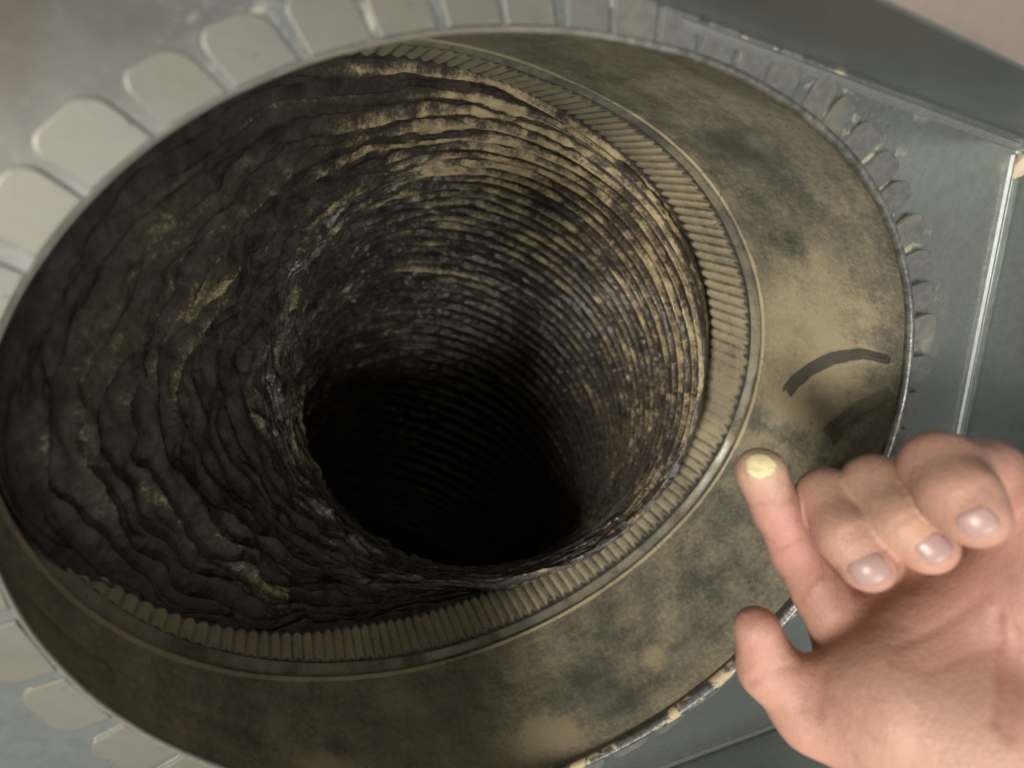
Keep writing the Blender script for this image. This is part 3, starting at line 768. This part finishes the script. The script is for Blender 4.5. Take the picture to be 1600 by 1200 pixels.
def crease_depth(P):
    out = np.zeros(len(P))
    for pts, w, dep in CREASES:
        best = np.full(len(P), 99.0)
        for a, b in zip(pts[:-1], pts[1:]):
            a = np.array(a); b = np.array(b); ab = b - a
            t = np.clip(((P - a) @ ab) / (ab @ ab), 0, 1)
            q = P - a - t[:, None] * ab
            best = np.minimum(best, np.linalg.norm(q, axis=1))
        out += dep * np.exp(-(best / w) ** 2)
    return out
face = np.clip(HN[:, 2] * 1.5 + 0.2, 0, 1)
cdp = crease_depth(HV) * face
lump = 0.18 * fbm(HV[:, 0] / 9, HV[:, 1] / 9, HV[:, 2] / 9, 151, 3)
HV = HV + HN * (lump - cdp)[:, None]
# skin tone and knuckle dirt, plus painted-in palm shade, lit heel and finger joints
base = np.array(SKIN_BASE) * (1 + 0.06 * fbm(HV[:, 0] / 14, HV[:, 1] / 14, HV[:, 2] / 14, 161, 3))[:, None]
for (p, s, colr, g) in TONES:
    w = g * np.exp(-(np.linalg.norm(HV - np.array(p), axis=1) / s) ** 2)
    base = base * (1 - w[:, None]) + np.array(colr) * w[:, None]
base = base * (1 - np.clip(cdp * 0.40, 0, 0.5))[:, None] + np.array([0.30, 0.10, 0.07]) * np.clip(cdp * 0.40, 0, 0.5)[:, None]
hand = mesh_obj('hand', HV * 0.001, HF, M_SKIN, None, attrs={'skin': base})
hand['label'] = 'left hand with extended index fingertip dusted pale yellow and other fingers curled'
hand['category'] = 'hand'
hand.matrix_world = Matrix.Translation(Vector(H_ORIGIN)) @ Matrix(CAM_M).to_4x4()

def onto(P, dirn, off):
    """slide points along -dirn until they meet the hand"""
    P = P.copy()
    for _ in range(40):
        P = P - dirn * hand_sdf(P)[:, None] * 0.7
    return P + dirn * off
def nail(finger, up, length, width, shift):
    a, b = finger[3], finger[4]
    a = np.array(a[:3], float); b = np.array(b[:3], float)
    t = (b - a) / np.linalg.norm(b - a); up = np.array(up, float); up -= t * (up @ t); up /= np.linalg.norm(up); sd = np.cross(t, up)
    n1, n2 = 17, 15
    pts = []; uv = []; ds = []
    r = finger[4][3]
    for i in range(n1):
        y = i / (n1 - 1) * 2 - 1
        for j in range(n2):
            x = j / (n2 - 1) * 2 - 1
            # rounded footprint, wrapped round the finger and over its tip
            xx = x * math.sqrt(max(0, 1 - 0.46 * y * y)); yy = y * math.sqrt(max(0, 1 - 0.46 * x * x))
            q = shift + yy * length / 2; al = max(0.0, q) / r; be = xx * width / 2 / r
            d = up * math.cos(be) * math.cos(al) + sd * math.sin(be) + t * math.sin(al) * math.cos(be)
            d /= np.linalg.norm(d); ds.append(d)
            pts.append(b + t * min(0.0, q) + d * r * 1.5); uv.append((xx, yy))
    uv = np.array(uv); e = np.maximum(np.abs(uv[:, 0]), np.abs(uv[:, 1])); up = np.array(ds)
    P = np.array(pts)
    for _ in range(60):
        P = P - up * np.clip(chain(P.astype(np.float32), finger, 3.0), -2, 2)[:, None] * 0.5
    top = P + up * (0.50 * (1 - np.clip((e - 0.6) / 0.4, 0, 1) ** 2) - 0.22)[:, None]
    F = grid_faces(n1, n2, wrap=False)
    o = mesh_obj('nail', top * 0.001, F, M_NAIL, hand)
    s = o.modifiers.new('thick', 'SOLIDIFY'); s.thickness = 0.0004; s.offset = -1
    return o
for args in NAILS: nail(*args)
# patch of yellow dust on the index fingertip
c, rad_d, up = DUST
up = np.array(up, float); up /= np.linalg.norm(up)
e1 = np.cross([0, 1, 0], up); e1 /= np.linalg.norm(e1); e2 = np.cross(up, e1)
core = np.array(INDEX[0][:3])
pts = []; nr, na = 22, 120; hh = []; dirs = []
for i in range(nr):
    for j in range(na):
        a = 2 * math.pi * j / na
        edge = 1 + 0.05 * math.sin(a * 3 + 1) + 0.03 * math.sin(a * 7) + 0.03 * math.sin(a * 13 + 2) + 0.02 * math.sin(a * 29)
        q = i / (nr - 1)
        p = np.array(c) + up * 0.6 + (e1 * math.cos(a) * rad_d[0] + e2 * math.sin(a) * rad_d[1]) * q * edge
        d = p - core; d /= np.linalg.norm(d); dirs.append(d); pts.append(core + d * 9); hh.append(q)
P = np.array(pts); hh = np.array(hh); dirs = np.array(dirs)
for _ in range(60): P = P - dirs * np.clip(hand_sdf(P), -2, 2)[:, None] * 0.5
thick = 0.34 - 0.42 * np.clip((hh - 0.6) / 0.4, 0, 1) ** 2
dent = np.exp(-(np.linalg.norm((P - P[:na].mean(0) - (e1 * -1.2 + e2 * -1.6)) * [1, 1, 0.3], axis=1) / 1.0) ** 2)
P = P + dirs * (thick - 0.30 * dent + 0.08)[:, None]
mesh_obj('dust_patch', P * 0.001, grid_faces(nr, na), M_POWDER, hand)
